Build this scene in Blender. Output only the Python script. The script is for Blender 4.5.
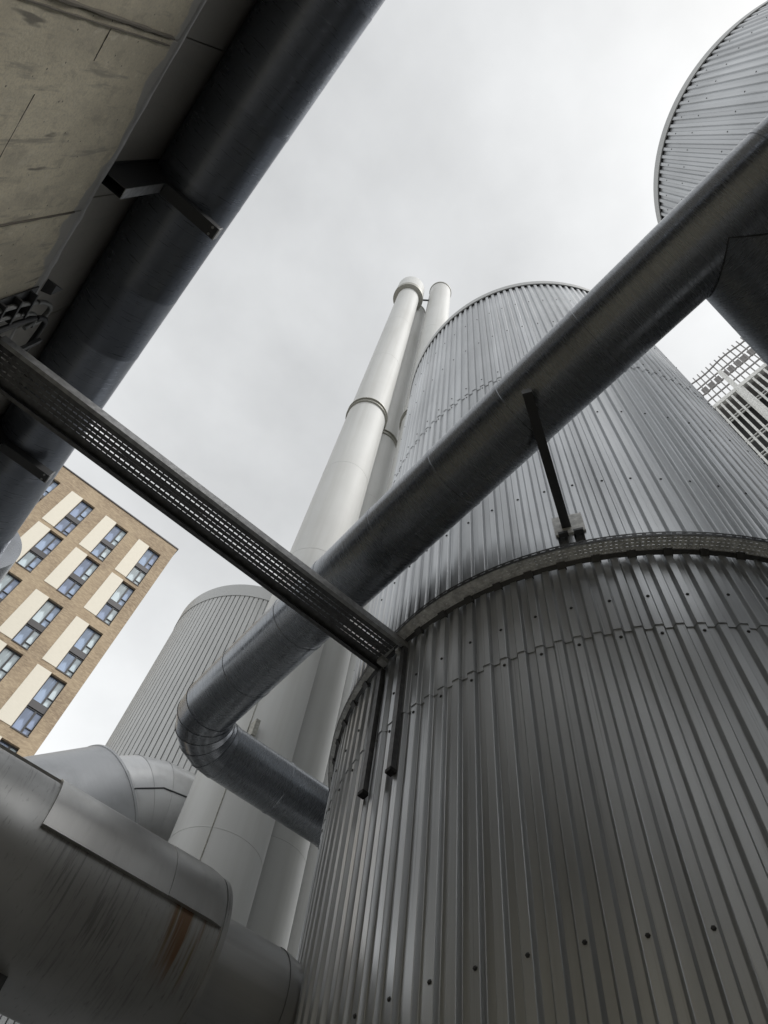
import bpy, math, random
from mathutils import Matrix, Vector
random.seed(7)
R_ = math.radians
scene = bpy.context.scene
for o in list(bpy.data.objects): bpy.data.objects.remove(o, do_unlink=True)
COL = scene.collection
H = 1.6                                     # eye height; heights below are given above the eye, h(z) turns them into world z
def h(z): return z + H

# ------------------------------------------------------------------ camera
M = [[0.75163559, -0.61268362, -0.24425956], [-0.65191224, -0.63378189, -0.41633033], [0.10027149, 0.47216449, -0.87578897]]
cam = bpy.data.cameras.new('camera'); camo = bpy.data.objects.new('camera', cam); COL.objects.link(camo)
m4 = Matrix([list(r) + [0] for r in M] + [[0, 0, 0, 1]]); m4.translation = (0, 0, H)
camo.matrix_world = m4
cam.sensor_fit = 'VERTICAL'; cam.sensor_height = 36.0; cam.lens = 690.0 / 1024.0 * 36.0
cam.clip_start = 0.05; cam.clip_end = 3000
scene.camera = camo

# ------------------------------------------------------------------ sky and sun (overcast, sun behind the clouds beyond the tanks)
SUN_AZ, SUN_EL = 152.0, 50.0                 # azimuth from +Y towards +X
sd = Vector((math.sin(R_(SUN_AZ)) * math.cos(R_(SUN_EL)), math.cos(R_(SUN_AZ)) * math.cos(R_(SUN_EL)), math.sin(R_(SUN_EL))))
world = bpy.data.worlds.new('World'); scene.world = world; world.use_nodes = True
nt = world.node_tree; nt.nodes.clear()
def N(t, **k):
    n = nt.nodes.new(t)
    for a, b in k.items(): setattr(n, a, b)
    return n
out = N('ShaderNodeOutputWorld'); bg = N('ShaderNodeBackground')
sky = N('ShaderNodeTexSky'); sky.sky_type = 'NISHITA'; sky.sun_disc = False
sky.sun_elevation = R_(SUN_EL); sky.sun_rotation = R_(SUN_AZ); sky.dust_density = 6; sky.air_density = 1.5
sks = N('ShaderNodeVectorMath', operation='SCALE'); sks.inputs['Scale'].default_value = 0.10
nt.links.new(sky.outputs[0], sks.inputs[0])
tc = N('ShaderNodeTexCoord')
mp = N('ShaderNodeMapping'); mp.inputs['Scale'].default_value = (1.0, 1.0, 1.6)
nt.links.new(tc.outputs['Generated'], mp.inputs[0])
nz = N('ShaderNodeTexNoise'); nz.inputs['Scale'].default_value = 1.9; nz.inputs['Detail'].default_value = 7; nz.inputs['Roughness'].default_value = 0.55
nt.links.new(mp.outputs[0], nz.inputs['Vector'])
dt = N('ShaderNodeVectorMath', operation='DOT_PRODUCT'); dt.inputs[1].default_value = sd
nt.links.new(tc.outputs['Generated'], dt.inputs[0])
glow = N('ShaderNodeMapRange', interpolation_type='SMOOTHSTEP'); glow.inputs['From Min'].default_value = 0.68; glow.inputs['From Max'].default_value = 1.05
glow.inputs['To Min'].default_value = 0.0; glow.inputs['To Max'].default_value = 0.26
nt.links.new(dt.outputs['Value'], glow.inputs['Value'])
sep = N('ShaderNodeSeparateXYZ'); nt.links.new(tc.outputs['Generated'], sep.inputs[0])
hor = N('ShaderNodeMapRange', interpolation_type='SMOOTHSTEP'); hor.inputs['From Min'].default_value = 0.97; hor.inputs['From Max'].default_value = 0.45
hor.inputs['To Min'].default_value = 0.0; hor.inputs['To Max'].default_value = 0.24
nt.links.new(sep.outputs['Z'], hor.inputs['Value'])
cl = N('ShaderNodeMapRange'); cl.inputs['From Min'].default_value = 0.3; cl.inputs['From Max'].default_value = 0.7
cl.inputs['To Min'].default_value = 0.45; cl.inputs['To Max'].default_value = 0.67
nt.links.new(nz.outputs[0], cl.inputs['Value'])
a1 = N('ShaderNodeMath', operation='ADD'); a2 = N('ShaderNodeMath', operation='ADD')
nt.links.new(cl.outputs[0], a1.inputs[0]); nt.links.new(glow.outputs[0], a1.inputs[1])
nt.links.new(a1.outputs[0], a2.inputs[0]); nt.links.new(hor.outputs[0], a2.inputs[1])
tint = N('ShaderNodeVectorMath', operation='SCALE'); tint.inputs[0].default_value = (0.985, 1.0, 1.005)
nt.links.new(a2.outputs[0], tint.inputs['Scale'])
mx = N('ShaderNodeMix', data_type='RGBA'); mx.inputs['Factor'].default_value = 0.93
nt.links.new(sks.outputs[0], mx.inputs['A']); nt.links.new(tint.outputs[0], mx.inputs['B'])
nt.links.new(mx.outputs['Result'], bg.inputs['Color']); bg.inputs['Strength'].default_value = 1.0
nt.links.new(bg.outputs[0], out.inputs['Surface'])

sun = bpy.data.lights.new('sun', 'SUN'); suno = bpy.data.objects.new('sun', sun); COL.objects.link(suno)
sun.energy = 1.5; sun.angle = R_(18); sun.color = (1.0, 0.98, 0.95)
suno.rotation_euler = sd.to_track_quat('Z', 'Y').to_euler(); suno.location = sd * 60
scene.view_settings.view_transform = 'Standard'; scene.view_settings.look = 'None'
scene.view_settings.exposure = 0.40; scene.view_settings.gamma = 1.0; scene.view_settings.use_curve_mapping = False
scene.render.engine = 'CYCLES'
scene.cycles.max_bounces = 7; scene.cycles.diffuse_bounces = 4; scene.cycles.glossy_bounces = 4

# ------------------------------------------------------------------ materials
def mat(name, col, rough=0.5, metal=0.0, spec=0.5):
    m = bpy.data.materials.new(name); m.use_nodes = True
    b = m.node_tree.nodes['Principled BSDF']
    b.inputs['Base Color'].default_value = (*col, 1); b.inputs['Roughness'].default_value = rough
    b.inputs['Metallic'].default_value = metal; b.inputs['Specular IOR Level'].default_value = spec
    return m, m.node_tree, b
def node(t, typ, **k):
    n = t.nodes.new(typ)
    for a, v in k.items():
        if a in n.inputs.keys(): n.inputs[a].default_value = v
        else: setattr(n, a, v)
    return n
def coords(t, scale, kind='Object'):
    p = t.nodes.new('ShaderNodeMapping'); p.inputs['Scale'].default_value = scale
    c = t.nodes.new('ShaderNodeNewGeometry' if kind == 'Position' else 'ShaderNodeTexCoord')
    t.links.new(c.outputs[kind], p.inputs[0]); return p.outputs[0]
def noise(t, vec, scale=1, detail=4, rough=0.55):
    n = t.nodes.new('ShaderNodeTexNoise'); n.inputs['Scale'].default_value = scale
    n.inputs['Detail'].default_value = detail; n.inputs['Roughness'].default_value = rough
    t.links.new(vec, n.inputs['Vector']); return n.outputs[0]
def rng(t, v, a, b, c, d):
    n = t.nodes.new('ShaderNodeMapRange'); n.interpolation_type = 'SMOOTHSTEP'
    for k, x in zip(('From Min', 'From Max', 'To Min', 'To Max'), (a, b, c, d)): n.inputs[k].default_value = x
    t.links.new(v, n.inputs['Value']); return n.outputs[0]
def mixc(t, f, A, B, blend='MIX'):
    n = t.nodes.new('ShaderNodeMix'); n.data_type = 'RGBA'; n.blend_type = blend
    for s, v in (('Factor', f), ('A', A), ('B', B)):
        if hasattr(v, 'is_output'): t.links.new(v, n.inputs[s])
        elif s == 'Factor': n.inputs[s].default_value = v
        else: n.inputs[s].default_value = (*v, 1)
    return n.outputs['Result']
def mul(t, a, b):
    n = t.nodes.new('ShaderNodeMath'); n.operation = 'MULTIPLY'; t.links.new(a, n.inputs[0])
    if hasattr(b, 'is_output'): t.links.new(b, n.inputs[1])
    else: n.inputs[1].default_value = b
    return n.outputs[0]
def bump(t, b, hgt, strength=0.2, dist=0.01):
    n = t.nodes.new('ShaderNodeBump'); n.inputs['Strength'].default_value = strength; n.inputs['Distance'].default_value = dist
    t.links.new(hgt, n.inputs['Height']); t.links.new(n.outputs[0], b.inputs['Normal']); return n

def mk_cladding(name, col, metal=0.45, rough=0.38, streak=1.0):
    m, t, b = mat(name, col, rough, metal)
    v1 = noise(t, coords(t, (3.2, 3.2, 0.07)), 1, 5)          # streaks that run down the sheets
    v2 = noise(t, coords(t, (0.5, 0.5, 0.35)), 1, 4)
    v3 = noise(t, coords(t, (16, 16, 0.25)), 1, 3)
    c = mixc(t, rng(t, v1, .34, .68, 0, 1), tuple(x * (1 - .16 * streak) for x in col), tuple(min(1, x * (1 + .10 * streak)) for x in col))
    c = mixc(t, rng(t, v2, .35, .7, 0, .3 * streak), c, tuple(x * .72 for x in col))
    c = mixc(t, rng(t, v3, .55, .75, 0, .35 * streak), c, tuple(x * .66 for x in col))
    # sheets differ a little from one another round the shell
    tcn = t.nodes.new('ShaderNodeTexCoord'); sp = t.nodes.new('ShaderNodeSeparateXYZ'); t.links.new(tcn.outputs['Object'], sp.inputs[0])
    at = t.nodes.new('ShaderNodeMath'); at.operation = 'ARCTAN2'; t.links.new(sp.outputs['Y'], at.inputs[0]); t.links.new(sp.outputs['X'], at.inputs[1])
    fl = t.nodes.new('ShaderNodeMath'); fl.operation = 'FLOOR'; t.links.new(mul(t, at.outputs[0], 27.6 / 6.28318), fl.inputs[0])
    wn = t.nodes.new('ShaderNodeTexWhiteNoise'); wn.noise_dimensions = '1D'; t.links.new(fl.outputs[0], wn.inputs['W'])
    c = mixc(t, rng(t, wn.outputs['Value'], 0, 1, 0, .22 * streak), c, tuple(x * .70 for x in col))
    # drip marks
    v4 = noise(t, coords(t, (34, 34, .35)), 1, 2)
    c = mixc(t, mul(t, rng(t, v4, .60, .72, 0, .5 * streak), rng(t, v2, .45, .6, 0, 1)), c, tuple(x * .45 for x in col))
    t.links.new(c, b.inputs['Base Color'])
    t.links.new(rng(t, v2, .3, .7, rough - .05, rough + .10), b.inputs['Roughness'])
    bump(t, b, noise(t, coords(t, (1.8, 1.8, 0.7)), 1, 2), .38, .02)
    return m
def mk_pipe(name, col, metal=0.75, rough=0.3, streak=1.0):
    m, t, b = mat(name, col, rough, metal)
    s1 = noise(t, coords(t, (2.2, 2.2, 120)), 1, 3, .6)        # fine rolling marks round the pipe
    s2 = noise(t, coords(t, (3.5, 3.5, 45)), 1, 4, .6)
    g = noise(t, coords(t, (1.3, 1.3, 1.3)), 1, 5, .6)
    c = mixc(t, rng(t, s1, .40, .66, 0, .22 * streak), col, tuple(x * .5 for x in col))
    c = mixc(t, rng(t, g, .45, .75, 0, .5), c, tuple(x * .68 for x in col))
    t.links.new(c, b.inputs['Base Color'])
    t.links.new(rng(t, s2, .3, .7, rough - .05, rough + .08), b.inputs['Roughness'])
    bump(t, b, s2, .05 * streak, .002)
    return m
M_tank = mk_cladding('grey_coated_sheet', (.53, .545, .56), .80, .34)
M_tank_pale = mk_cladding('pale_coated_sheet', (.50, .505, .50), .3, .5, .35)
M_flash, *_ = mat('flashing_metal', (.42, .425, .42), .42, .4)
M_pipe = mk_pipe('pipe_cladding', (.26, .276, .30), .78, .25)
M_pipe_dark = mk_pipe('dark_pipe_cladding', (.24, .26, .30), .72, .31)
M_gore = mk_pipe('gore_cladding', (.29, .305, .33), .78, .23, .6)
M_dark, t, b = mat('dark_steel', (.065, .067, .07), .5, .3)
M_black, *_ = mat('black_rubber', (.012, .012, .012), .7)
M_screw, *_ = mat('screw_head', (.06, .06, .06), .45, .6)
M_filler, *_ = mat('foam_filler', (.015, .015, .016), .9)
def mk_galv(name, col, metal=.5):
    m, t, b = mat(name, col, .45, metal)
    g = noise(t, coords(t, (14, 14, 14)), 1, 3)
    t.links.new(mixc(t, rng(t, g, .3, .7, 0, 1), tuple(x * .75 for x in col), tuple(min(1, x * 1.15) for x in col)), b.inputs['Base Color'])
    return m
M_galv = mk_galv('galvanised_steel', (.46, .465, .46))
M_galv_pale = mk_galv('bright_galvanised_steel', (.82, .825, .82), .05)
M_tray = mk_galv('tray_steel', (.12, .122, .126))
M_rail = mk_galv('tray_rail_steel', (.36, .365, .37))
M_plate = mk_galv('plate_steel', (.66, .66, .64), .1)
M_cable, *_ = mat('cable_sheath', (.02, .02, .022), .5)
M_conduit = mk_galv('conduit_grey', (.25, .25, .24))

def mk_white_steel():
    m, t, b = mat('white_painted_steel', (.66, .665, .65), .6, .0, .35)
    v1 = noise(t, coords(t, (2.2, 2.2, .07)), 1, 5); v2 = noise(t, coords(t, (.35, .35, .2)), 1, 4)
    c = mixc(t, rng(t, v1, .42, .75, 0, .55), (.58, .585, .575), (.46, .46, .44))
    c = mixc(t, rng(t, v2, .4, .75, 0, .35), c, (.43, .425, .405))
    t.links.new(c, b.inputs['Base Color']); return m
M_white = mk_white_steel()
M_ring = mk_galv('chimney_collar', (.36, .355, .32))

def mk_concrete():
    m, t, b = mat('board_marked_concrete', (.36, .33, .27), .85)
    big = noise(t, coords(t, (.7, .55, .45), 'Position'), 1, 6, .6)
    mid = noise(t, coords(t, (3, 3, 1.2), 'Position'), 1, 6, .65)
    fine = noise(t, coords(t, (40, 40, 40), 'Position'), 1, 4); blot = noise(t, coords(t, (7, 7, 5), 'Position'), 1, 7, .7)
    arcs = noise(t, coords(t, (.5, 6.5, .8), 'Position'), 1, 5, .6)        # trowel and formwork drag marks
    pores = t.nodes.new('ShaderNodeTexVoronoi'); pores.inputs['Scale'].default_value = 9; t.links.new(coords(t, (1, 1, 1), 'Position'), pores.inputs['Vector'])
    streak = noise(t, coords(t, (6, 6, 1.2), 'Position'), 1, 3)
    c = mixc(t, rng(t, big, .34, .66, 0, 1), (.58, .525, .40), (.84, .765, .585))
    c = mixc(t, rng(t, mid, .45, .72, 0, .6), c, (.47, .43, .345))
    c = mixc(t, rng(t, arcs, .56, .68, 0, .7), c, (.30, .275, .23))
    c = mixc(t, rng(t, fine, .4, .7, 0, .3), c, (.36, .34, .29))
    c = mixc(t, rng(t, streak, .66, .73, 0, .8), c, (.14, .13, .11))
    c = mixc(t, rng(t, blot, .52, .66, 0, .38), c, (.33, .30, .24))
    c = mixc(t, rng(t, blot, .42, .34, 0, .45), c, (.80, .75, .62))
    c = mixc(t, rng(t, pores.outputs['Distance'], .085, .06, 0, .85), c, (.06, .056, .05))
    # cement slurry that ran down below the pour joint, and an upper lift tinted darker for grime and pipe shade
    tcn = t.nodes.new('ShaderNodeNewGeometry'); sp = t.nodes.new('ShaderNodeSeparateXYZ'); t.links.new(tcn.outputs['Position'], sp.inputs[0])
    wob = t.nodes.new('ShaderNodeMath'); wob.operation = 'MULTIPLY_ADD'; wob.inputs[1].default_value = 1.5
    t.links.new(noise(t, coords(t, (.1, .75, .75), 'Position'), 1, 4), wob.inputs[0]); t.links.new(sp.outputs['Z'], wob.inputs[2])
    sl = rng(t, wob.outputs[0], h(7.3) + .47, h(7.3) + .53, 0, .8)
    c = mixc(t, sl, c, (.36, .355, .35))
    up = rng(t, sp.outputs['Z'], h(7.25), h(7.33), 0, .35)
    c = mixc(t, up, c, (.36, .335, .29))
    t.links.new(c, b.inputs['Base Color'])
    bn = bump(t, b, mid, .35, .02); b2 = t.nodes.new('ShaderNodeBump'); b2.inputs['Strength'].default_value = .3; b2.inputs['Distance'].default_value = .004
    t.links.new(fine, b2.inputs['Height']); t.links.new(bn.outputs[0], b2.inputs['Normal']); t.links.new(b2.outputs[0], b.inputs['Normal'])
    return m
M_conc = mk_concrete()
M_fin, t, b = mat('cement_fin', (.33, .325, .33), .9)
t.links.new(mixc(t, noise(t, coords(t, (9, 9, 9)), 1, 4), (.40, .40, .40), (.68, .67, .65)), b.inputs['Base Color'])
M_finb, t, b = mat('dirty_grout', (.15, .135, .11), .9)

def mk_ground():
    m, t, b = mat('concrete_paving', (.4, .39, .37), .9)
    g = noise(t, coords(t, (.6, .6, .6)), 1, 6)
    t.links.new(mixc(t, rng(t, g, .3, .7, 0, 1), (.26, .26, .258), (.36, .358, .35)), b.inputs['Base Color'])
    bump(t, b, noise(t, coords(t, (30, 30, 30)), 1, 4), .3, .005)
    return m
M_ground = mk_ground()
M_plinth, *_ = mat('plinth_concrete', (.32, .31, .29), .9)

def mk_duct():
    m, t, b = mat('weathered_duct_steel', (.26, .26, .255), .42, .6)
    circ = noise(t, coords(t, (1.6, 1.6, 34)), 1, 4, .65)      # runs round the duct
    grain = noise(t, coords(t, (9, 9, 50)), 1, 4)
    big = noise(t, coords(t, (.9, .9, .9)), 1, 5)
    patch = rng(t, big, .40, .60, 0, 1)
    c = mixc(t, rng(t, big, .3, .7, 0, 1), (.47, .475, .475), (.34, .343, .345))
    c = mixc(t, mul(t, rng(t, circ, .50, .66, 0, .40), patch), c, (.06, .06, .06))
    c = mixc(t, rng(t, grain, .60, .72, 0, .35), c, (.09, .09, .088))
    # rust runs by the joint
    tcn = t.nodes.new('ShaderNodeTexCoord'); sp = t.nodes.new('ShaderNodeSeparateXYZ'); t.links.new(tcn.outputs['Object'], sp.inputs[0])
    zz = rng(t, sp.outputs['Z'], RUST[0], RUST[0] + .12, 0, 1); z2 = rng(t, sp.outputs['Z'], RUST[1], RUST[1] - .04, 0, 1)
    yy = rng(t, sp.outputs['Y'], RUST[2], RUST[2] + .25, 0, 1); y2 = rng(t, sp.outputs['Y'], RUST[3], RUST[3] - .08, 0, 1)
    rs = noise(t, coords(t, (.8, .8, 17)), 1, 3)
    mask = mul(t, mul(t, mul(t, zz, z2), mul(t, yy, y2)), rng(t, rs, .42, .62, 0, .9))
    rc = mixc(t, rng(t, noise(t, coords(t, (.6, .6, 9)), 1, 2), .42, .58, 0, 1), (.23, .125, .065), (.24, .215, .12))
    c = mixc(t, mask, c, rc)
    t.links.new(c, b.inputs['Base Color'])
    t.links.new(rng(t, big, .3, .7, .34, .55), b.inputs['Roughness'])
    bump(t, b, big, .3, .02)
    return m
RUST = (0.0, 0.0, 0.0, 0.0)                 # set below, before the duct is built
M_duct_clean = mk_cladding('duct_cover_steel', (.52, .52, .515), .75, .36, .7)
M_silver = mk_pipe('elbow_sheet', (.64, .645, .65), .7, .33, .4)
M_silencer = mk_pipe('silencer_sheet', (.46, .47, .485), .55, .42, .25)

def mk_brick():
    m, t, b = mat('tan_brick', (.36, .26, .16), .9)
    br = t.nodes.new('ShaderNodeTexBrick'); br.inputs['Scale'].default_value = 1.0
    br.inputs['Brick Width'].default_value = .23; br.inputs['Row Height'].default_value = .075; br.inputs['Mortar Size'].default_value = .008
    br.inputs['Color1'].default_value = (.45, .35, .235, 1); br.inputs['Color2'].default_value = (.28, .21, .14, 1); br.inputs['Mortar'].default_value = (.33, .28, .21, 1)
    c = t.nodes.new('ShaderNodeTexCoord'); p = t.nodes.new('ShaderNodeMapping'); p.inputs['Rotation'].default_value = (R_(90), 0, 0)
    t.links.new(c.outputs['Object'], p.inputs[0]); t.links.new(p.outputs[0], br.inputs['Vector'])
    g = noise(t, coords(t, (2.2, 2.2, 7)), 1, 4, .7); g2 = noise(t, coords(t, (.3, .3, .3)), 1, 4)
    k = mixc(t, rng(t, g, .40, .66, 0, .6), br.outputs['Color'], (.19, .135, .09))
    k = mixc(t, rng(t, g2, .4, .7, 0, .35), k, (.54, .43, .29))
    t.links.new(k, b.inputs['Base Color']); return m
M_brick = mk_brick()
M_cream, t, b = mat('cream_panel', (.72, .66, .53), .7)
t.links.new(mixc(t, noise(t, coords(t, (3, 3, 9)), 1, 3), (.66, .62, .52), (.76, .71, .61)), b.inputs['Base Color'])
M_frame, *_ = mat('anthracite_frame', (.025, .026, .029), .5)
M_span, *_ = mat('spandrel_panel', (.055, .052, .055), .5)
GL = []
for i, c in enumerate(((.46, .55, .60), (.28, .36, .50), (.50, .58, .62), (.24, .30, .44))):
    m, t, b = mat('window_glass', c, .06, 0, .8)
    g = noise(t, coords(t, (2.0, 2.0, .35)), 1, 2)             # curtains behind the pane
    t.links.new(mixc(t, rng(t, g, .45, .55, 0, 1), tuple(x * .62 for x in c), tuple(x * 1.2 for x in c)), b.inputs['Base Color'])
    GL.append(m)
M_slat = mk_galv('white_slat', (.74, .74, .71), .1); M_slatd, *_ = mat('grey_board', (.28, .27, .265), .7)
M_screen, *_ = mat('dark_screen', (.03, .031, .03), .6)
M_hall = mk_cladding('hall_sheet', (.16, .165, .17), .2, .5)

# ------------------------------------------------------------------ builders
def mesh_obj(name, verts, faces, material, parent=None, mw=None, smooth=None):
    me = bpy.data.meshes.new(name); me.from_pydata(verts, [], faces); me.update()
    if smooth is not None:
        me.polygons.foreach_set('use_smooth', [True] * len(me.polygons)); me.set_sharp_from_angle(angle=R_(smooth))
    me.materials.append(material)
    o = bpy.data.objects.new(name, me); COL.objects.link(o)
    if mw is not None: o.matrix_world = mw
    if parent is not None: attach(o, parent, mw)
    return o
WORLD = {}
def attach(o, parent, mw=None):
    o.parent = parent
    o.matrix_parent_inverse = WORLD[parent.name].inverted()
def thing(name, label, cat, loc=(0, 0, 0), group=None):
    o = bpy.data.objects.new(name, None); COL.objects.link(o); o.location = loc; o.empty_display_size = .3
    WORLD[o.name] = Matrix.Translation(loc)
    o['label'] = label; o['category'] = cat
    if group: o['group'] = group
    return o
def sub(o, parent):                          # o becomes a sub-part of a part that has a world matrix of its own
    o.parent = parent
    g = parent.parent
    pw = parent.matrix_parent_inverse @ parent.matrix_basis
    if g is not None: pw = WORLD[g.name] @ pw
    o.matrix_parent_inverse = pw.inverted()
def tag(o, label, cat, group=None):
    o['label'] = label; o['category'] = cat
    if group: o['group'] = group
    return o
BOXF = [(0, 3, 2, 1), (4, 5, 6, 7), (0, 1, 5, 4), (1, 2, 6, 5), (2, 3, 7, 6), (3, 0, 4, 7)]
def boxv(x0, x1, y0, y1, z0, z1):
    return [(x0, y0, z0), (x1, y0, z0), (x1, y1, z0), (x0, y1, z0), (x0, y0, z1), (x1, y0, z1), (x1, y1, z1), (x0, y1, z1)]
def join(parts):
    V, F = [], []
    for v, f in parts:
        n = len(V); V += v; F += [tuple(i + n for i in q) for q in f]
    return V, F
def box(name, x0, x1, y0, y1, z0, z1, material, parent=None, bev=0.0):
    c = Vector(((x0 + x1) / 2, (y0 + y1) / 2, (z0 + z1) / 2))
    v = [tuple(Vector(p) - c) for p in boxv(x0, x1, y0, y1, z0, z1)]
    o = mesh_obj(name, v, BOXF, material, parent, Matrix.Translation(c))
    if bev:
        md = o.modifiers.new('bevel', 'BEVEL'); md.width = bev; md.segments = 2; md.limit_method = 'ANGLE'
    return o
def frame(origin, direction, up=(0, 0, 1)):
    z = Vector(direction).normalized(); u = Vector(up)
    if abs(z.dot(u)) > .98: u = Vector((0, 1, 0))
    x = u.cross(z).normalized(); y = z.cross(x)
    m = Matrix((x, y, z)).transposed().to_4x4(); m.translation = Vector(origin); return m
def lathe(name, prof, origin, direction, material, parent=None, seg=96, smooth=30, caps=True):
    V, F = [], []
    for t_, r in prof:
        for i in range(seg):
            a = 2 * math.pi * i / seg; V.append((r * math.cos(a), r * math.sin(a), t_))
    for k in range(len(prof) - 1):
        for i in range(seg):
            j = (i + 1) % seg; F.append((k * seg + i, k * seg + j, (k + 1) * seg + j, (k + 1) * seg + i))
    if caps:
        F.append(tuple(range(seg - 1, -1, -1))); n = (len(prof) - 1) * seg; F.append(tuple(range(n, n + seg)))
    return mesh_obj(name, V, F, material, parent, frame(origin, direction), smooth)
def tube(name, pts, r, material, parent=None, seg=10):
    V, F = [], []; P = [Vector(p) for p in pts]
    for k, p in enumerate(P):
        d = (P[min(k + 1, len(P) - 1)] - P[max(k - 1, 0)]).normalized(); f = frame(p, d)
        for i in range(seg):
            a = 2 * math.pi * i / seg; V.append(tuple(f @ Vector((r * math.cos(a), r * math.sin(a), 0))))
    for k in range(len(P) - 1):
        for i in range(seg):
            j = (i + 1) % seg; F.append((k * seg + i, k * seg + j, (k + 1) * seg + j, (k + 1) * seg + i))
    F.append(tuple(range(seg - 1, -1, -1))); n = (len(P) - 1) * seg; F.append(tuple(range(n, n + seg)))
    return mesh_obj(name, V, F, material, parent, Matrix.Identity(4), 40)
def pipe_run(parent, p0, p1, r, cuts, material, name='pipe_section', lap=.05, step=.007):
    """straight insulated pipe from p0 to p1, one clad section between each pair of cuts (metres from p0), each lapping over the next"""
    p0, p1 = Vector(p0), Vector(p1); d = (p1 - p0); L = d.length; d.normalize()
    cs = [0] + [c for c in cuts if 0.1 < c < L - .1] + [L]
    for a, b_ in zip(cs[:-1], cs[1:]):
        last = b_ == L
        rr = r + random.uniform(-.0015, .0015)
        prof = [(0, rr), (b_ - a - (0 if last else lap), rr)]
        if not last: prof += [(b_ - a - lap * .9, rr + step), (b_ - a, rr + step), (b_ - a + .001, rr - .01)]
        lathe(name, prof, p0 + d * a, d, material, parent, caps=False)
def elbow(parent, c, u, v, rb, r, n, material, name='gore', a0=0, a1=90, seg=72):
    """gored bend about centre c: angle 0 lies along u, 90 along v; the pipe runs from u towards v"""
    c, u, v = Vector(c), Vector(u).normalized(), Vector(v).normalized(); w = u.cross(v)
    objs = []
    for k in range(n):
        A = R_(a0 + (a1 - a0) * k / n); B = R_(a0 + (a1 - a0) * (k + 1) / n)
        rings = []
        for ang, rad in ((A, r + .007), (A + (B - A) * .10, r + .007), (A + (B - A) * .11, r + .001), (B, r)):
            q = u * math.cos(ang) + v * math.sin(ang)
            # flat gores: the points of the ring lie on straight generators between the two mitre planes
            rings.append([c + q * rb + (q * math.cos(2 * math.pi * i / seg) + w * math.sin(2 * math.pi * i / seg)) * rad for i in range(seg)])
        o = rings[0]; e0, e1 = rings[0], rings[3]
        for f, s in ((.10, 1), (.11, 2)):
            rings[s] = [e0[i].lerp(e1[i], f) for i in range(seg)]
        cen = c + (u * math.cos((A + B) / 2) + v * math.sin((A + B) / 2)) * rb
        tn = -u * math.sin((A + B) / 2) + v * math.cos((A + B) / 2)
        fm = frame(cen, tn); inv = fm.inverted()
        V = [tuple(inv @ p) for rg in rings for p in rg]; F = []
        for q in range(3):
            for i in range(seg):
                j = (i + 1) % seg; F.append((q * seg + i, q * seg + j, (q + 1) * seg + j, (q + 1) * seg + i))
        objs.append(mesh_obj(name, V, F, material, parent, fm, 30))
    return objs
def perforated(name, fn, L, pitch, slot, bands, W, material, parent, thick=.003):
    """sheet of length L and width W; bands are the (v0, v1) rows that carry slots; fn(u, v) gives the point"""
    n = int(L / pitch); us = []; kinds = []
    for i in range(n):
        us += [i * pitch, i * pitch + (pitch - slot)]
    us.append(n * pitch)
    vs = [0]; holes = []
    for a, b_ in bands: vs += [a, b_]
    vs.append(W)
    V = [tuple(fn(u, v)) for u in us for v in vs]; nv = len(vs); F = []
    for i in range(len(us) - 1):
        for j in range(nv - 1):
            if i % 2 == 1 and j % 2 == 1: continue
            F.append((i * nv + j, (i + 1) * nv + j, (i + 1) * nv + j + 1, i * nv + j + 1))
    o = mesh_obj(name, V, F, material, parent, Matrix.Identity(4))
    md = o.modifiers.new('thickness', 'SOLIDIFY'); md.thickness = thick; md.offset = 0
    return o

# ------------------------------------------------------------------ the setting
g = mesh_obj('ground', [(-600, -600, 0), (600, -600, 0), (600, 600, 0), (-600, 600, 0)], [(0, 1, 2, 3)], M_ground)
g['kind'] = 'structure'

# ------------------------------------------------------------------ concrete wall beside the camera
XW = -2.45
wall = thing('concrete_wall', 'tall beige board-marked concrete wall beside the dark wall-hung pipe', 'wall', (XW, 0, 0))
XU = XW - .13
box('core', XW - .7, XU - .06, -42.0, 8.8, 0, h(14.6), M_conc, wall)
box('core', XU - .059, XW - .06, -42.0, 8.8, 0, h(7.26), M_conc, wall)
joints = [-41.5, -38, -34.5, -31, -27.5, -24, -20.5, -17, -13.5, -10.2, -8.3, -6.45, -4.6, -2.75, -.80, 1.10, 2.95, 4.82, 6.7, 8.8]
for a, b_ in zip(joints[:-1], joints[1:]):
    off = random.uniform(-.006, .006)
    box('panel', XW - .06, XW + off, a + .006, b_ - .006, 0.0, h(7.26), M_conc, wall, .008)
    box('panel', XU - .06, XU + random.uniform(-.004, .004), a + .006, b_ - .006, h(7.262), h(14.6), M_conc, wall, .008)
def rough_strip(name, pts, hw, proud, material, parent, axis):
    """cast fin left along a joint, with an uneven outline; pts along the joint on the wall plane"""
    V, F = [], []
    for i, (y, z) in enumerate(pts):
        w = hw * random.uniform(.6, 1.3); q = proud * random.uniform(.6, 1.2)
        dy, dz = (w, 0) if axis == 'z' else (0, w)
        V += [(XW - .02, y - dy, z - dz), (XW + q, y - dy * .4, z - dz * .4), (XW + q, y + dy * .4, z + dz * .4), (XW - .02, y + dy, z + dz)]
    for i in range(len(pts) - 1):
        for k in range(3): F.append((i * 4 + k, i * 4 + k + 1, (i + 1) * 4 + k + 1, (i + 1) * 4 + k))
    return mesh_obj(name, V, F, material, parent, Matrix.Identity(4), 60)
rough_strip('cement_fin', [(-8.5 + i * .11, h(7.25) + random.uniform(-.008, .008)) for i in range(157)], .075, .014, M_fin, wall, 'y')
rough_strip('grout_fin', [(1.16 + i * .03, h(5.92)) for i in range(10)], .008, .006, M_finb, wall, 'y')
rough_strip('grout_fin', [(1.75 + i * .05, h(5.36) - i * .004) for i in range(16)], .008, .004, M_finb, wall, 'y')
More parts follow.
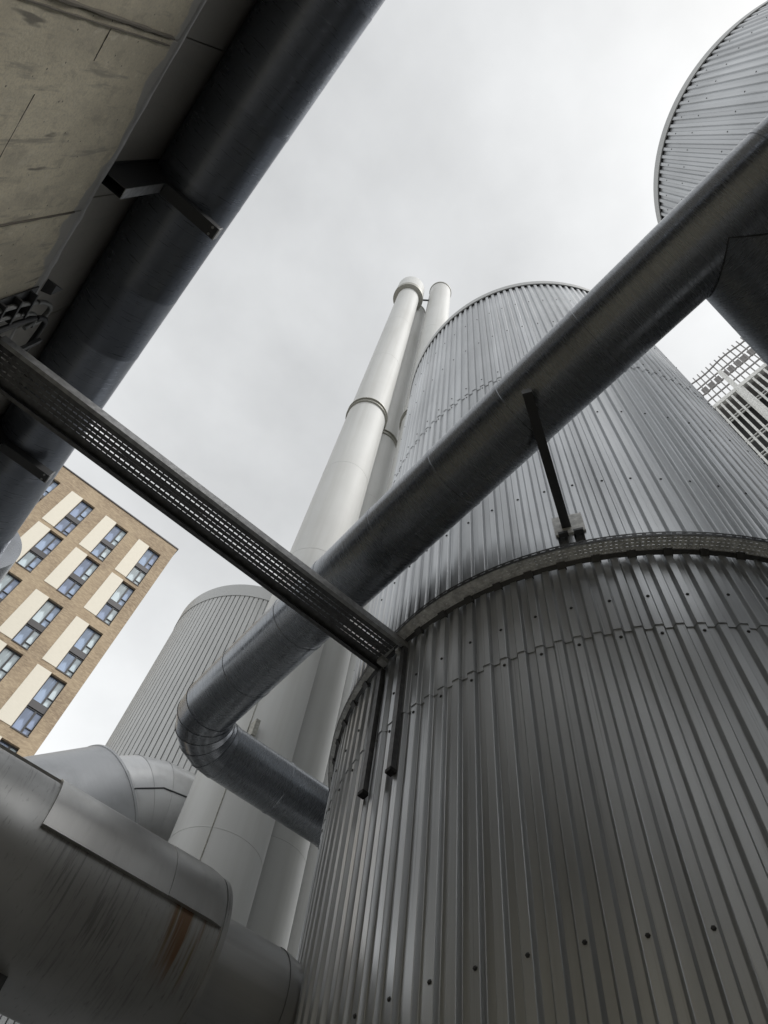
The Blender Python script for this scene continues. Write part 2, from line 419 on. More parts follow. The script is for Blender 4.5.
rough_strip('grout_fin', [(1.085, h(z * .15)) for z in range(-9, 48)], .02, .022, M_finb, wall, 'z')
rough_strip('grout_fin', [(1.155, h(z * .15)) for z in range(-9, 48)], .012, .016, M_finb, wall, 'z')
rough_strip('grout_fin', [(2.95, h(z * .15)) for z in range(-9, 48)], .014, .014, M_finb, wall, 'z')

# ------------------------------------------------------------------ ribbed tanks
def rib_ring(Rr, n, depth, phase, groove=False):
    pts = []
    for i in range(n):
        for f, q in ((0, 0), (.78, 0), (.80, .5), (.82, 1), (.95, 1), (.97, .5)) if groove else ((.0, 0), (.345, 0), (.37, .10), (.465, .90), (.49, 1), (.835, 1), (.86, .90), (.955, .10), (.98, 0)):
            a = phase + 2 * math.pi * (i + f) / n; r = Rr - depth * q
            pts.append((r * math.cos(a), r * math.sin(a)))
    return pts
def ribbed_tank(name, label, c, Rr, top, n, seams, screw_rows, phase, material, rim_h, depth=.052, screw_step=2, groove=False):
    t_ = thing(name, label, 'tank', (c[0], c[1], 0), 'ribbed cylindrical tanks')
    mw = Matrix.Translation((c[0], c[1], 0))
    zs = [0.12] + [h(s) for s in seams] + [h(top)]
    for k in range(len(zs) - 1):
        rr = Rr + .012 * k
        ring = rib_ring(rr, n, depth, phase, groove); m_ = len(ring)
        z0 = zs[k]; z1 = zs[k + 1] + (.10 if k < len(zs) - 2 else 0)
        V, F = [], []
        nz_ = 2 if True else 2
        for z in (z0, z1): V += [(x, y, z) for x, y in ring]
        for i in range(m_):
            j = (i + 1) % m_; F.append((i, j, m_ + j, m_ + i))
        # turned-in lower lip shows the sheet's thickness at the lap
        inner = rib_ring(rr - .014, n, depth, phase, groove); b0 = len(V); V += [(x, y, z0 + .001) for x, y in inner]
        for i in range(m_):
            j = (i + 1) % m_; F.append((j, i, b0 + i, b0 + j))
        mesh_obj('cladding_tier', V, F, material, t_, mw)
    lathe('plinth', [(0, Rr + .12), (.12, Rr + .12), (.12, Rr - .2)], (c[0], c[1], 0), (0, 0, 1), M_plinth, t_, 96, 30)
    ro = Rr + .012 * (len(zs) - 2)
    lathe('foam_closure', [(h(top) - .034, ro - depth - .02), (h(top) - .034, ro - .003)], (c[0], c[1], 0), (0, 0, 1), M_filler, t_, 180, 30, False)
    lathe('rim_flashing', [(h(top) - .03, ro - .05), (h(top) - .03, ro + .03), (h(top) + rim_h, ro + .045), (h(top) + rim_h + .02, ro + .02), (h(top) + rim_h + .02, ro - .25)], (c[0], c[1], 0), (0, 0, 1), M_flash, t_, 180, 30, False)
    lathe('roof', [(h(top) + rim_h - .04, ro - .02), (h(top) + rim_h + .3, ro * .5), (h(top) + rim_h + .5, .05)], (c[0], c[1], 0), (0, 0, 1), M_flash, t_, 96, 30, False)
    # screw heads in the pans, every second rib
    S = []
    for z in screw_rows:
        k = sum(1 for s in seams if z > s)
        for i in range(0, n, screw_step):
            a = phase + 2 * math.pi * (i + .185 + random.uniform(-.03, .03)) / n; r0 = Rr + .012 * k
            e = Vector((math.cos(a), math.sin(a), 0)); s_ = Vector((-math.sin(a), math.cos(a), 0)); u = Vector((0, 0, 1))
            p = e * (r0 - .004) + u * h(z + random.uniform(-.012, .012)); v = []; f = []
            for rad, o_ in ((.019, 0), (.018, .010), (.010, .017)):
                v += [tuple(p + e * o_ + (s_ * math.cos(q * math.pi / 3) + u * math.sin(q * math.pi / 3)) * rad) for q in range(6)]
            for q in range(2):
                for w in range(6): f.append((q * 6 + w, q * 6 + (w + 1) % 6, q * 6 + 6 + (w + 1) % 6, q * 6 + 6 + w))
            f.append(tuple(range(12, 18))); S.append((v, f))
    if S:
        V, F = join(S); o = mesh_obj('screws', V, F, M_screw, t_, mw); o['kind'] = 'stuff'
    return t_
TC = (7.83, 4.54); TR = 4.38; NR = 138
PH = R_(203.35) - 2 * math.pi * .185 / NR
main = ribbed_tank('storage_tank', 'large grey ribbed tank wrapped by the perforated ring tray', TC, TR, 23.85, NR, [5.76, 14.93],
                   [-.3, 2.75, 5.64, 6.24, 9.05, 11.78, 14.75, 15.33, 18.55, 21.3], PH, M_tank, .32)
rtank = ribbed_tank('storage_tank', 'ribbed grey tank top beyond the pipe in the upper right corner', (8.10, -6.37), 4.36, 23.85, NR, [5.76, 14.93],
                    [15.33, 18.55, 21.3, 22.9], .02, M_tank, .45)
ltank = ribbed_tank('storage_tank', 'pale ribbed tank between the brick apartment block and the white chimneys', (7.2, 21.3), 3.62, 23.6, 112, [9.6], [9.9], .01, M_tank_pale, .75, .06, 1, True)

# ------------------------------------------------------------------ perforated tray ring round the main tank
ZR = 7.09
ring = thing('ring_cable_tray', 'perforated galvanised cable tray curving round the grey ribbed tank', 'cable tray', (TC[0], TC[1], h(ZR)))
RI, RO = TR + .035, TR + .235
def on_ring(r, a, z): return (TC[0] + r * math.cos(a), TC[1] + r * math.sin(a), z)
A0 = R_(95); AL = R_(235)
L = AL * RO
def ease(a):                                  # the tray closes up to the wall where it runs out of sight on the left
    k = min(1, max(0, (a - R_(160)) / R_(32))); return .38 + .62 * k * k * (3 - 2 * k)
def rr_(v, a): return RI + v * ease(a)
perforated('base', lambda u, v: on_ring(rr_(v, A0 + u / RO), A0 + u / RO, h(ZR)), L, .06, .03, [(.03, .036), (.075, .081), (.12, .126), (.165, .171)], RO - RI, M_galv_pale, ring)
perforated('outer_side', lambda u, v: on_ring(rr_(RO - RI, A0 + u / RO) + .003, A0 + u / RO, h(ZR) - .012 + v), L, .11, .065, [(.04, .058)], .085, M_dark, ring)
perforated('inner_side', lambda u, v: on_ring(RI - .003, A0 + u / RO, h(ZR) - .006 + v), L, .11, .06, [(.03, .045)], .07, M_dark, ring)
for i in range(69):
    a = PH + 2 * math.pi * (i + .185 / 2) / 69 % (2 * math.pi)
    if not (A0 < a % (2 * math.pi) < A0 + AL): continue
    e = Vector((math.cos(a), math.sin(a), 0)); s_ = Vector((-math.sin(a), math.cos(a), 0))
    V = []
    for dz in (-.085, -.012):
        for rr, ss in ((TR - .03, -.05), (TR + (.015 if dz < -.03 else .07), -.05), (TR + (.015 if dz < -.03 else .07), .05), (TR - .03, .05)):
            V.append(tuple(Vector((TC[0], TC[1], h(ZR) + dz)) + e * rr + s_ * ss))
    mesh_obj('support_cleat', V, BOXF, M_dark, ring, Matrix.Identity(4))
# dark strip where the lower ribs meet the tray: closure plus the tray's shadow as colour
lathe('closure_shade_strip', [(h(ZR) - .05, TR + .004), (h(ZR) - .008, TR + .05)], (TC[0], TC[1], 0), (0, 0, 1), M_dark, ring, 180, 30, False)

# ------------------------------------------------------------------ straight tray from the wall to the tank
ZT = 6.90; Y0, Y1 = 4.555, 5.13; X0, X1 = XW + .03, 3.46
tray = thing('cable_tray', 'dark perforated cable tray spanning from the concrete wall to the ribbed tank', 'cable tray', (X0, Y0, h(ZT)))
def channel(name, x0, x1, y0, y1, z0, z1, wt, open_to, material, parent):
    """U channel along x, web on one side, flanges towards open_to"""
    P = [boxv(x0, x1, y0, y1, z0, z0 + wt), ]
    web = (y0, y0 + wt) if open_to > 0 else (y1 - wt, y1)
    V, F = join([(boxv(x0, x1, y0, y1, z0, z0 + wt), BOXF), (boxv(x0, x1, *web, z0 + wt, z1 - wt), BOXF), (boxv(x0, x1, y0, y1, z1 - wt, z1), BOXF)])
    return mesh_obj(name, V, F, material, parent, Matrix.Identity(4))
channel('side_rail', X0, X1, Y0, Y0 + .055, h(ZT), h(ZT) + .11, .006, 1, M_rail, tray)
channel('side_rail', X0, X1, Y1 - .055, Y1, h(ZT), h(ZT) + .11, .006, -1, M_tray, tray)
Wb = Y1 - Y0 - .07
perforated('base', lambda u, v: (X0 + u, Y0 + .035 + v, h(ZT) + .055), X1 - X0 - .12, .07, .05,
           [(.12, .128), (.175, .193), (.245, .253), (.305, .323), (.375, .383)], Wb, M_tray, tray)
for k, (yy, rr) in enumerate(((.28, .011),)):
    tube('cable', [(X0 + i * .1, Y0 + .035 + yy + .02 * math.sin(i * .21 + k * 2), h(ZT) + .074) for i in range(58)], rr, M_cable, tray, 6)
# two channels down the tank wall carry its end
for y_, zb in ((Y0 + .03, 4.97), (Y1 - .06, 4.98)):
    xs = TC[0] - math.sqrt(TR ** 2 - (y_ - TC[1]) ** 2)
    V, F = join([(boxv(xs - .075, xs - .005, y_ - .035, y_ - .028, h(zb), h(ZT) - .003), BOXF), (boxv(xs - .075, xs - .005, y_ + .028, y_ + .035, h(zb), h(ZT) - .003), BOXF),
                 (boxv(xs - .075, xs - .068, y_ - .028, y_ + .028, h(zb), h(ZT) - .003), BOXF)])
    p = mesh_obj('support_post', V, F, M_tray, tray, Matrix.Identity(4))
    box('end_cap', xs - .085, xs + .0, y_ - .045, y_ + .045, h(zb) - .05, h(zb) - .001, M_black, tray, .006)
for yy in (Y0 + .03, Y1 - .03):
    box('end_clip', X1 - .10, X1 - .03, yy - .02, yy + .02, h(ZT) - .012, h(ZT) - .002, M_dark, tray)
box('link_plate', X1 - .10, X1 + .0, Y0 + .10, Y0 + .16, h(ZT) - .02, h(ZT) + .05, M_galv, tray)
box('link_plate', X1 - .16, X1 - .04, Y1 - .22, Y1 - .12, h(ZT) - .02, h(ZT) + .05, M_galv, tray)
box('wall_foot', XW + .005, XW + .05, Y0 - .03, Y1 + .03, h(ZT) - .10, h(ZT) - .004, M_dark, tray)
box('drop_strut', XW + .18, XW + .22, Y0 + .06, Y0 + .11, h(ZT) - .003, h(ZT) + .6, M_dark, tray)

# conduits on the wall above the tray
def conduit(label, pts, r, m_, n=10):
    P = [Vector((XW + x, y, h(z))) for x, y, z in pts]; out_ = []
    for k in range(len(P) - 1):                                   # Catmull-Rom
        p0, p1, p2, p3 = P[max(k - 1, 0)], P[k], P[k + 1], P[min(k + 2, len(P) - 1)]
        for i in range(n):
            s = i / n
            out_.append(.5 * ((2 * p1) + (p2 - p0) * s + (2 * p0 - 5 * p1 + 4 * p2 - p3) * s * s + (3 * p1 - p0 - 3 * p2 + p3) * s ** 3))
    out_.append(P[-1])
    o = tube('conduit', out_, r, m_); tag(o, label, 'cable', 'cables looping on the concrete wall'); return o
conduit('upper pale conduit looping on the concrete wall above the tray end', [(.06, 4.0, 4.4), (.06, 4.02, 6.4), (.06, 4.11, 7.2), (.07, 4.24, 7.58), (.07, 4.36, 7.66), (.07, 4.47, 7.55), (.07, 4.5, 7.4)], .028, M_conduit)
conduit('lower pale conduit looping on the concrete wall above the tray end', [(.06, 4.16, 4.4), (.06, 4.17, 6.5), (.06, 4.26, 7.15), (.06, 4.36, 7.4), (.06, 4.46, 7.45), (.06, 4.52, 7.3)], .026, M_conduit)
conduit('thick black cable dropping from the wall loop into the tray', [(.09, 4.3, 6.2), (.09, 4.33, 7.2), (.10, 4.44, 7.6), (.10, 4.6, 7.64), (.10, 4.9, 7.55), (.12, 5.0, 7.35), (.14, 5.0, 7.0)], .032, M_cable)
strap = thing('cable_ladder', 'narrow dark cable strip bolted to the wall beneath the conduits', 'cable strip', (XW, 4.1, h(6)))
box('back_plate', XW + .006, XW + .02, 3.93, 4.30, h(4.6), h(7.2), M_dark, strap)
for i in range(9): box('clip', XW + .0215, XW + .10, 3.95, 4.26, h(4.8 + i * .28), h(4.83 + i * .28), M_dark, strap)
tri = mesh_obj('wall_bracket', [(XW + .01, 3.85, h(7.32)), (XW + .01, 4.0, h(7.62)), (XW + .01, 4.02, h(7.3)), (XW + .11, 3.87, h(7.34)), (XW + .11, 3.98, h(7.58)), (XW + .11, 4.0, h(7.33))],
               [(0, 1, 2), (3, 5, 4), (0, 3, 4, 1), (1, 4, 5, 2), (2, 5, 3, 0)], M_dark)
tag(tri, 'small dark triangular bracket on the concrete wall by the conduits', 'bracket')

# ------------------------------------------------------------------ dark pipe hung on the wall
LXC, LZ, LR = -2.06, 9.018, .518
lp = thing('insulated_pipe', 'dark blue-grey insulated pipe hung along the concrete wall', 'pipe', (LXC, 0, h(LZ)))
pipe_run(lp, (LXC, -9, h(LZ)), (LXC, 9.3, h(LZ)), LR, [1.3 + i * 1.26 + (.25 if i % 2 else 0) for i in range(15)], M_pipe_dark, step=.0025)
lathe('end_sleeve', [(0, LR - .02), (.004, .66), (2.2, .66), (2.2, LR - .02)], (LXC + .10, 9.25, h(LZ)), (0, 1, 0), M_gore, lp, 72, 30)
def pipe_bracket(label, y):
    t_ = thing('pipe_bracket', label, 'bracket', (XW, y, h(8.4)), 'brackets under the wall-hung pipe')
    xo = XW + .21
    V, F = join([(boxv(XU + .006, XU + .016, y - .09, y + .09, h(7.34), h(9.3)), BOXF), (boxv(XU + .016, xo - .01, y - .06, y - .052, h(7.34), h(8.9)), BOXF), (boxv(XU + .016, xo - .01, y + .052, y + .06, h(7.34), h(8.9)), BOXF)])
    mesh_obj('wall_channel', V, F, M_dark, t_, Matrix.Identity(4))
    box('front_flange', xo - .008, xo, y - .062, y + .062, h(7.34), h(8.36), M_rail, t_)
    V, F = join([(boxv(xo + .005, -1.50, y - .075, y + .075, h(8.37), h(8.378)), BOXF), (boxv(xo + .005, -1.50, y - .075, y - .067, h(8.379), h(8.50)), BOXF), (boxv(xo + .005, -1.50, y + .067, y + .075, h(8.379), h(8.50)), BOXF)])
    mesh_obj('arm', V, F, M_dark, t_, Matrix.Identity(4))
    V, F = join([(boxv(-1.498, -1.485, y - .075, y + .075, h(8.37), h(8.53)), BOXF)]); mesh_obj('end_plate', V, F, M_rail, t_, Matrix.Identity(4))
    for dy in (-.045, .045): lathe('bolt', [(0, .016), (.014, .016)], (-1.56, y + dy, h(8.369)), (0, 0, -1), M_galv, t_, 6, 30)
pipe_bracket('steel bracket under the wall-hung pipe near the top left corner', 2.58)
pipe_bracket('steel bracket under the wall-hung pipe below the cable tray', 6.95)

# ------------------------------------------------------------------ long pipe in front of the tank
PX, PZ, PR = 2.70, 8.5, .495; PY2 = 9.73; RB = .80
mp_ = thing('insulated_pipe', 'long grey insulated pipe crossing in front of the ribbed tank with a segmented elbow', 'pipe', (PX, 3, h(PZ)))
pipe_run(mp_, (PX, -8, h(PZ)), (PX, PY2 - RB, h(PZ)), PR, [y + 8 for y in (-5.5, -4.6, -2.0, -.0 + .5, 1.75, 3.0, 4.25, 5.5, 6.5, 7.9)], M_pipe)
elbow(mp_, (PX + RB, PY2 - RB, h(PZ)), (-1, 0, 0), (0, 1, 0), RB, PR, 5, M_gore)
pipe_run(mp_, (PX + RB, PY2, h(PZ)), (PX + RB + 5.0, PY2, h(PZ)), PR - .008, [1.25, 2.5], M_pipe)
# equal branch to the right
br_y = -1.16
V, F = [], []; seg = 72
for i in range(seg):
    a = 2 * math.pi * i / seg; V.append((PR * math.sin(a), PR * math.cos(a), .0 + PR * abs(math.sin(a)) * 1.0 + .002)); 
for i in range(seg):
    a = 2 * math.pi * i / seg; V.append((PR * math.sin(a), PR * math.cos(a), 6.0))
for i in range(seg):
    j = (i + 1) % seg; F.append((i, j, seg + j, seg + i))
fm = Matrix(((0, 0, 1, PX), (1, 0, 0, br_y), (0, 1, 0, h(PZ)), (0, 0, 0, 1)))
mesh_obj('branch', V, F, M_pipe, mp_, fm, 30)
# raised seam along the saddle of the branch
pts = [(PX + PR * abs(math.sin(a)) * 1.0 + .004, br_y + (PR + .002) * math.sin(a), h(PZ) - (PR + .004) * math.cos(a)) for a in [R_(-92 + i * 4) for i in range(47)]]
tube('saddle_seam', pts, .008, M_dark, mp_, 6)

# cantilever that carries it
cb = thing('cantilever_bracket', 'dark cantilever beam from a pale tank plate under the long pipe', 'bracket', (4.1, 2.25, h(7.85)))
a = R_(211.6); e = Vector((math.cos(a), math.sin(a), 0)); s_ = Vector((-math.sin(a), math.cos(a), 0)); u_ = Vector((0, 0, 1))
base = Vector((TC[0], TC[1], h(7.92))) + e * (TR + .012) - s_ * .06
def oriented(name, r0, r1, w, z0, z1, m_, off=0, parent=cb, w0=None):
    V = []
    for z in (z0, z1):
        for rr, ss in ((r0, -w), (r1, -w), (r1, w), (r0, w)): V.append(tuple(base + e * rr + s_ * (ss + off - .058 * rr) + u_ * z))
    return mesh_obj(name, V, [tuple(reversed(f)) for f in BOXF] if False else BOXF, m_, parent, Matrix.Identity(4))
oriented('beam', .03, 1.92, .058, -.06, .08, M_dark)
oriented('wall_plate', .0, .028, .19, -.19, .26, M_plate, .03)
for off in (-.06, .13): oriented('foot', .005, .07, .06, -.235, -.192, M_dark, off)

# ------------------------------------------------------------------ white chimneys
def chimney(label, azd, D, r, top, ring_z, cap, welds, ladder=None):
    x, y = D * math.sin(R_(azd)), D * math.cos(R_(azd))
    t_ = thing('chimney', label, 'chimney', (x, y, 0), 'white steel chimneys')
    lathe('shaft', [(0, r), (h(top), r)], (x, y, 0), (0, 0, 1), M_white, t_, 96, 30)
    for z in welds: lathe('weld_band', [(-.02, r - .002), (-.012, r + .006), (.012, r + .006), (.02, r - .002)], (x, y, h(z)), (0, 0, 1), M_white, t_, 96, 30, False)
    lathe('collar', [(0, r - .01), (0, r + .10), (.05, r + .10), (.05, r + .015), (.45, r + .015), (.45, r + .10), (.52, r + .10), (.52, r - .01)], (x, y, h(ring_z)), (0, 0, 1), M_ring, t_, 96, 30, False)
    if cap == 'dome':
        lathe('cap_collar', [(0, r - .01), (0, r + .40), (.9, r + .40), (.9, r + .33)], (x, y, h(top)), (0, 0, 1), M_ring, t_, 96, 30, False)
        lathe('cap', [(.9, r + .34), (4.6, r + .34), (5.6, r + .1), (5.6, r - .1)], (x, y, h(top)), (0, 0, 1), M_white, t_, 96, 40, False)
    else:
        lathe('cap_collar', [(-.5, r), (-.5, r + .07), (-.2, r + .07), (-.2, r + .03), (0, r + .03), (0, r - .12)], (x, y, h(top)), (0, 0, 1), M_ring, t_, 96, 30, False)
    return t_, x, y
c1, cx, cy = chimney('stout white chimney with a wide domed cap, frontmost of the three', 22.3, 14.5, 1.06, 69.3, 36.0, 'dome', [9.2, 20.5, 28, 46, 57])
c2, *_ = chimney('white chimney half hidden behind the domed one', 26.45, 16.3, 1.09, 72.0, 36.6, 'plain', [10.6, 21, 29, 47, 58])
c3, *_ = chimney('white chimney rising nearest behind the edge of the ribbed tank', 34.45, 14.7, 1.12, 77.6, 37.4, 'plain', [10, 20, 28.5, 47, 58])
# raised vertical seam and a small lug low on the front chimney
a = R_(-90 - 22.3 - 14); 
box('vertical_seam', cx + 1.062 * math.cos(a) - .012, cx + 1.062 * math.cos(a) + .012, cy + 1.062 * math.sin(a) - .012, cy + 1.062 * math.sin(a) + .01, 0, h(14), M_ring, c1)
box('lug', cx - .62, cx - .5, cy - 1.16, cy - .9, h(11.6), h(12.1), M_ring, c1)

# tie rods between the caps
tr_ = tube('tie_rod', [(5.5 + .9, 13.4 - .3, h(70.9)), (14.7 * math.sin(R_(34.35)) - .8, 14.7 * math.cos(R_(34.35)), h(70.6))], .09, M_dark)
tag(tr_, 'thin dark tie bar linking the tops of the chimneys', 'tie bar')

# ------------------------------------------------------------------ inclined silencer and elbow into the front chimney
SY = 16.0; sc = SY / 12.6; sE = R_(43.9); sr = 1.298 * sc; sx, sz = 2.657 * sc, 8.156 * sc
sil = thing('flue_silencer', 'fat grey inclined flue cylinder with silver elbow running into the front chimney', 'flue duct', (sx, SY, h(sz)))
ax = Vector((math.cos(sE), 0, math.sin(sE))); end = Vector((sx, SY, h(sz)))
lathe('cylinder', [(0, sr), (6.5, sr), (6.5, .9)], end - ax * 6.5, ax, M_silencer, sil, 120, 30)
lathe('end_lip', [(-.06, sr - .01), (-.06, sr + .02), (.0, sr + .02), (.0, sr - .01)], end, ax, M_silencer, sil, 120, 30, False)
er = sr * .82; eb = 1.9
# elbow turns from the inclined axis to horizontal +X
e0 = end + ax * .25
lathe('neck', [(0, er), (.26, er)], end - ax * .0, ax, M_silver, sil, 96, 30, False)
cc = e0 + Vector((math.sin(sE), 0, -math.cos(sE))) * eb
elbow(sil, cc, (-math.sin(sE), 0, math.cos(sE)), (math.cos(sE), 0, math.sin(sE)), eb, er, 3, M_silver, 'elbow_gore', 0, 43.9)
ee = cc + Vector((0, 0, eb))
lathe('outlet', [(0, er), (2.4, er)], ee, (1, 0, 0), M_silver, sil, 96, 30, False)
tube('lap_strip', [e0 + Vector((0, -er - .01, -.0)) - ax * .3, e0 + Vector((0, -er - .01, 0)), cc + Vector((-math.sin(sE * .5) * eb, -er - .012, math.cos(sE * .5) * eb)), ee + Vector((.0, -er - .01, 0)), ee + Vector((.5, -er - .01, 0))], .018, M_dark, sil, 6)

# ------------------------------------------------------------------ big low duct
DY, DZ, DR = 6.54, 3.37, .80
RUST = (9.67 - 1.0 + 1.2 - .52, 12.67 - .0, -.35, .50)
duct = thing('big_duct', 'broad weathered grey duct with rust runs low at the left', 'duct', (0, DY, h(DZ)))
XD0 = -7.0; XL = 2.67
RUST = (XL - XD0 - .60, XL - XD0 - .02, -.55, .12)
M_duct = mk_duct()
lathe('body', [(0, DR), (XL - XD0, DR)], (XD0, DY, h(DZ)), (1, 0, 0), M_duct, duct, 144, 30, False)
lathe('end_lip', [(-.03, DR + .001), (-.03, DR + .02), (.02, DR + .02), (.03, DR - .02), (.03, .48)], (XL, DY, h(DZ)), (1, 0, 0), M_duct, duct, 144, 30, False)
lathe('narrow_section', [(0, .56), (.9, .56)], (XL, DY, h(DZ) + .0), (1, 0, 0), M_duct_clean, duct, 96, 30, False)
elbow(duct, (XL + .9, DY, h(DZ) - .62), (0, 0, 1), (1, 0, 0), .62, .56, 4, M_duct_clean, 'bend_gore')
lathe('drop_leg', [(0, .56), (h(DZ) - .62, .56)], (XL + 1.52, DY, 0), (0, 0, 1), M_duct_clean, duct, 96, 30, False)
# cover sheet over the top and camera side of the duct
def cover(x0, x1, r, a0, a1, m_, name, taper=0.0):
    """shell from angle a0 to a1 (0 = towards the camera, 90 = top)"""
    V, F = [], []; n = 24
    xs = [(x0, r), (x1 - taper, r), (x1, DR + .025)] if taper else [(x0, r), (x1, r)]
    for x, rr in xs:
        for i in range(n + 1):
            a = R_(a0 + (a1 - a0) * i / n); V.append((x, DY - rr * math.cos(a), h(DZ) + rr * math.sin(a)))
    for k in range(len(xs) - 1):
        for i in range(n): F.append((k * (n + 1) + i, k * (n + 1) + i + 1, (k + 1) * (n + 1) + i + 1, (k + 1) * (n + 1) + i))
    nb = len(V)                                                    # lower return edge to the duct
    for x, rr in xs: V.append((x, DY - (DR + .002) * math.cos(R_(a0)), h(DZ) + (DR + .002) * math.sin(R_(a0))))
    for k in range(len(xs) - 1): F.append((k * (n + 1), (k + 1) * (n + 1), nb + k + 1, nb + k))
    for x, rr in (xs[0],):
        b0 = len(V)
        for i in range(n + 1):
            a = R_(a0 + (a1 - a0) * i / n); V.append((x, DY - DR * math.cos(a), h(DZ) + DR * math.sin(a)))
        for i in range(n): F.append((i, b0 + i, b0 + i + 1, i + 1))
    return mesh_obj(name, V, F, m_, duct, Matrix.Identity(4), 30)
cover(.83, 2.05, DR + .04, 3, 150, M_duct_clean, 'cover_sheet')
cover(2.052, 2.62, DR + .045, 3, 150, M_duct_clean, 'cover_sheet', .12)
cover(-3, .828, DR + .03, 62, 150, M_duct_clean, 'cover_sheet')
for x in (-4.5, 1.2):
    for dy in (-.2, .3): box('leg', x - .09, x + .09, DY + dy - .09, DY + dy + .09, 0, h(DZ) - .70, M_dark, duct)

# thin pale rail behind the duct end
po = tube('guard_rail', [(3.0, 7.9, 0), (3.0, 7.9, h(4.55)), (3.35, 7.9, h(4.95)), (3.6, 7.9, h(4.95))], .022, M_white)
tag(po, 'thin pale bent rail beside the big duct end', 'rail')

# ------------------------------------------------------------------ brick apartment block
BY = 44.0
bld = thing('apartment_building', 'tan brick apartment block with cream panels and dark framed windows', 'building', (-8, BY, 0))
cols = [-.332, -.249, -.165, -.0815, .002]; rows = [(1.221, 1.102), (1.091, .973), (.947, .830), (.817, .699), (.677, .560), (.547, .430)]
bx0, bx1, btop = -.42 * BY, .0815 * BY, h(1.269 * BY)
xl = [bx0]; zl = [0.0]
for c in cols: xl += [(c + .027) * BY, (c + .057) * BY]
xl.append(bx1)
for a_, b_ in reversed(rows): zl += [h(b_ * BY), h(a_ * BY)]
zl.append(btop)
V, F = [], []; nx = len(xl); DEP = .38
for z in zl:
    for x in xl: V.append((x, BY, z))
for j in range(len(zl) - 1):
    for i in range(nx - 1):
        hole = i % 2 == 1 and j % 2 == 1
        q = (j * nx + i, j * nx + i + 1, (j + 1) * nx + i + 1, (j + 1) * nx + i)
        if not hole: F.append(q)
        else:
            b0 = len(V); V += [(V[k][0], BY + DEP, V[k][2]) for k in q]
            for k in range(4): F.append((q[k], q[(k + 1) % 4], b0 + (k + 1) % 4, b0 + k))
n0 = len(V); V += boxv(bx0, bx1, BY, BY + 16, 0, btop)
F += [tuple(n0 + k for k in f) for f in ((4, 5, 6, 7), (1, 2, 6, 5), (2, 3, 7, 6), (3, 0, 4, 7))]
mesh_obj('wall', V, F, M_brick, bld, Matrix.Identity(4))
box('parapet_coping', bx0 - .06, bx1 + .08, BY - .08, BY + 16.06, btop + .001, btop + .14, M_span, bld)
for ci, c in enumerate(cols):
    for ri, (zt, zb) in enumerate(rows):
        X0b, X1b = (c) * BY, (c + .027) * BY; Z0, Z1 = h(zb * BY), h(zt * BY)
        box('cream_panel', X0b, X1b - .01, BY - .035, BY - .002, Z0, Z1, M_cream, bld)
        wx0, wx1 = (c + .027) * BY, (c + .057) * BY; zm0, zm1 = Z0 + (Z1 - Z0) * .405, Z0 + (Z1 - Z0) * .515
        box('spandrel', wx0 + .003, wx1 - .003, BY + .14, BY + .36, zm0, zm1, M_span, bld)
        box('sill', wx0 - .0, wx1 + .02, BY - .05, BY + .13, Z0 - .09, Z0 - .002, M_span, bld)
        for (za, zb_) in ((Z0, zm0), (zm1, Z1)):
            fr = .075; xm = wx0 + (wx1 - wx0) * .58; zs = za + (zb_ - za) * .30
            P = [boxv(wx0 + .003, wx0 + fr, BY + .20, BY + .30, za + .003, zb_ - .003), boxv(wx1 - fr, wx1 - .003, BY + .20, BY + .30, za + .003, zb_ - .003),
                 boxv(wx0 + fr, wx1 - fr, BY + .20, BY + .30, za + .003, za + fr), boxv(wx0 + fr, wx1 - fr, BY + .20, BY + .30, zb_ - fr * 1.6, zb_ - .003),
                 boxv(xm - fr * .9, xm + fr * .9, BY + .20, BY + .30, za + fr, zb_ - fr * 1.6), boxv(xm + fr * .9, wx1 - fr, BY + .20, BY + .30, zs - fr * .5, zs + fr * .5)]
            V, F = join([(p, BOXF) for p in P]); w = mesh_obj('window', V, F, M_frame, bld, Matrix.Identity(4))
            g1, g2 = random.choice(GL), random.choice(GL)
            for (a_, b_, c_, d_), gm in (((wx0 + fr, xm - fr * .9, za + fr, zb_ - fr * 1.6), g1), ((xm + fr * .9, wx1 - fr, zs + fr * .5, zb_ - fr * 1.6), g2), ((xm + fr * .9, wx1 - fr, za + fr, zs - fr * .5), g2)):
                p = box('pane', a_ + .001, b_ - .001, BY + .26, BY + .275, c_ + .001, d_ - .001, gm); sub(p, w)

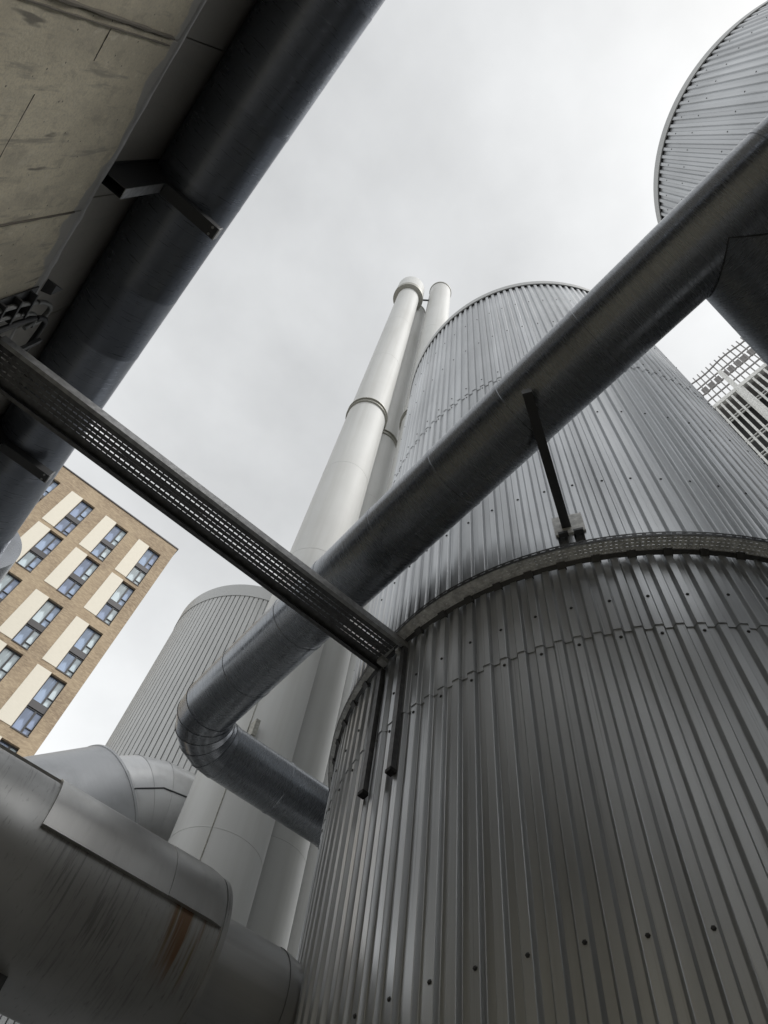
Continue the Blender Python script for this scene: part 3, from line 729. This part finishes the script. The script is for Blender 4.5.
# ------------------------------------------------------------------ slatted steel stair tower on the right
SX = 16.0
tw = thing('slatted_tower', 'pale slatted steel tower with open railing behind the ribbed tank', 'tower', (SX, -1, 0))
def P_(zx): return h(zx * SX)
ya, yb = 1.3, -5.2
for y in (1.2, -.98, -3.1, -5.1): box('post', SX - .10, SX + .16, y - .10, y + .10, 0, P_(2.10), M_slat, tw)
box('screen', SX + .9, SX + .95, yb, ya, 0, P_(1.93), M_screen, tw)
box('beam', SX - .06, SX + .12, yb, ya, P_(1.935), P_(1.955), M_slat, tw)
for zx in (1.85, 1.835, 1.705, 1.69, 1.62, 1.605, 1.48, 1.465, 1.34):
    box('rail', SX + .08, SX + .13, yb, ya, P_(zx) - .035, P_(zx) + .035, M_slat, tw)
for zx in (2.0, 2.05, 2.105):
    box('rail', SX - .03, SX + .02, yb, ya, P_(zx) - .04, P_(zx) + .04, M_slatd, tw)
y = ya
while y > yb:
    box('slat', SX - .05, SX + .05, y - .045, y + .045, P_(1.15), P_(1.933), M_slat, tw)
    y -= .27
y = ya
while y > yb:
    box('baluster', SX - .025, SX + .025, y - .026, y + .026, P_(1.957), P_(2.19), M_slatd, tw)
    y -= .25
V = []
tube('hand_rail', [(SX - .05, ya - i * .2, P_(2.155) + .10 * math.sin(i * .55)) for i in range(33)], .045, M_slatd, tw, 6)
for (zb, zt) in ((2.053, 2.098),):
    y = ya
    while y > yb: box('board', SX + .06, SX + .09, y - .33, y - .05, P_(zb), P_(zt), M_slatd, tw); y -= .36
box('deck', SX + .13, SX + 5, yb, ya, P_(1.93), P_(1.95), M_slatd, tw)
for y in (1.2, -5.1): box('post', SX + 4.6, SX + 4.9, y - .15, y + .15, 0, P_(1.93) - .01, M_slat, tw)

# ------------------------------------------------------------------ low plant hall behind the duct
hall = thing('plant_hall', 'low grey metal-clad hall glimpsed below the big duct', 'building', (-3, 17.5, 0))
box('wall', -9, 2.2, 17.6, 26, 0, h(6.6), M_hall, hall)
for i in range(24): box('rib', -9 + i * .46, -9 + i * .46 + .06, 17.56, 17.599, .1, h(6.5), M_hall, hall)
box('roof', -9.1, 2.3, 17.5, 26.1, h(6.6) + .001, h(6.6) + .15, M_flash, hall)

# ------------------------------------------------------------------ unseen block added behind the viewer to close the yard and shade the lower tank
shade_blk = thing('added_shade_block', 'tall dark grey metal-clad block added unseen behind the viewer to close the yard and shade the tank', 'building', (6, -15, 0))
box('wall', -2.0, 30, -30, -15, 0, h(13.5), M_hall, shade_blk)
for i in range(64): box('rib', -1.9 + i * .5, -1.84 + i * .5, -14.999, -14.95, .1, h(13.3), M_hall, shade_blk)
box('roof', -2.1, 30.1, -30.1, -14.85, h(13.5) + .001, h(13.7), M_flash, shade_blk)
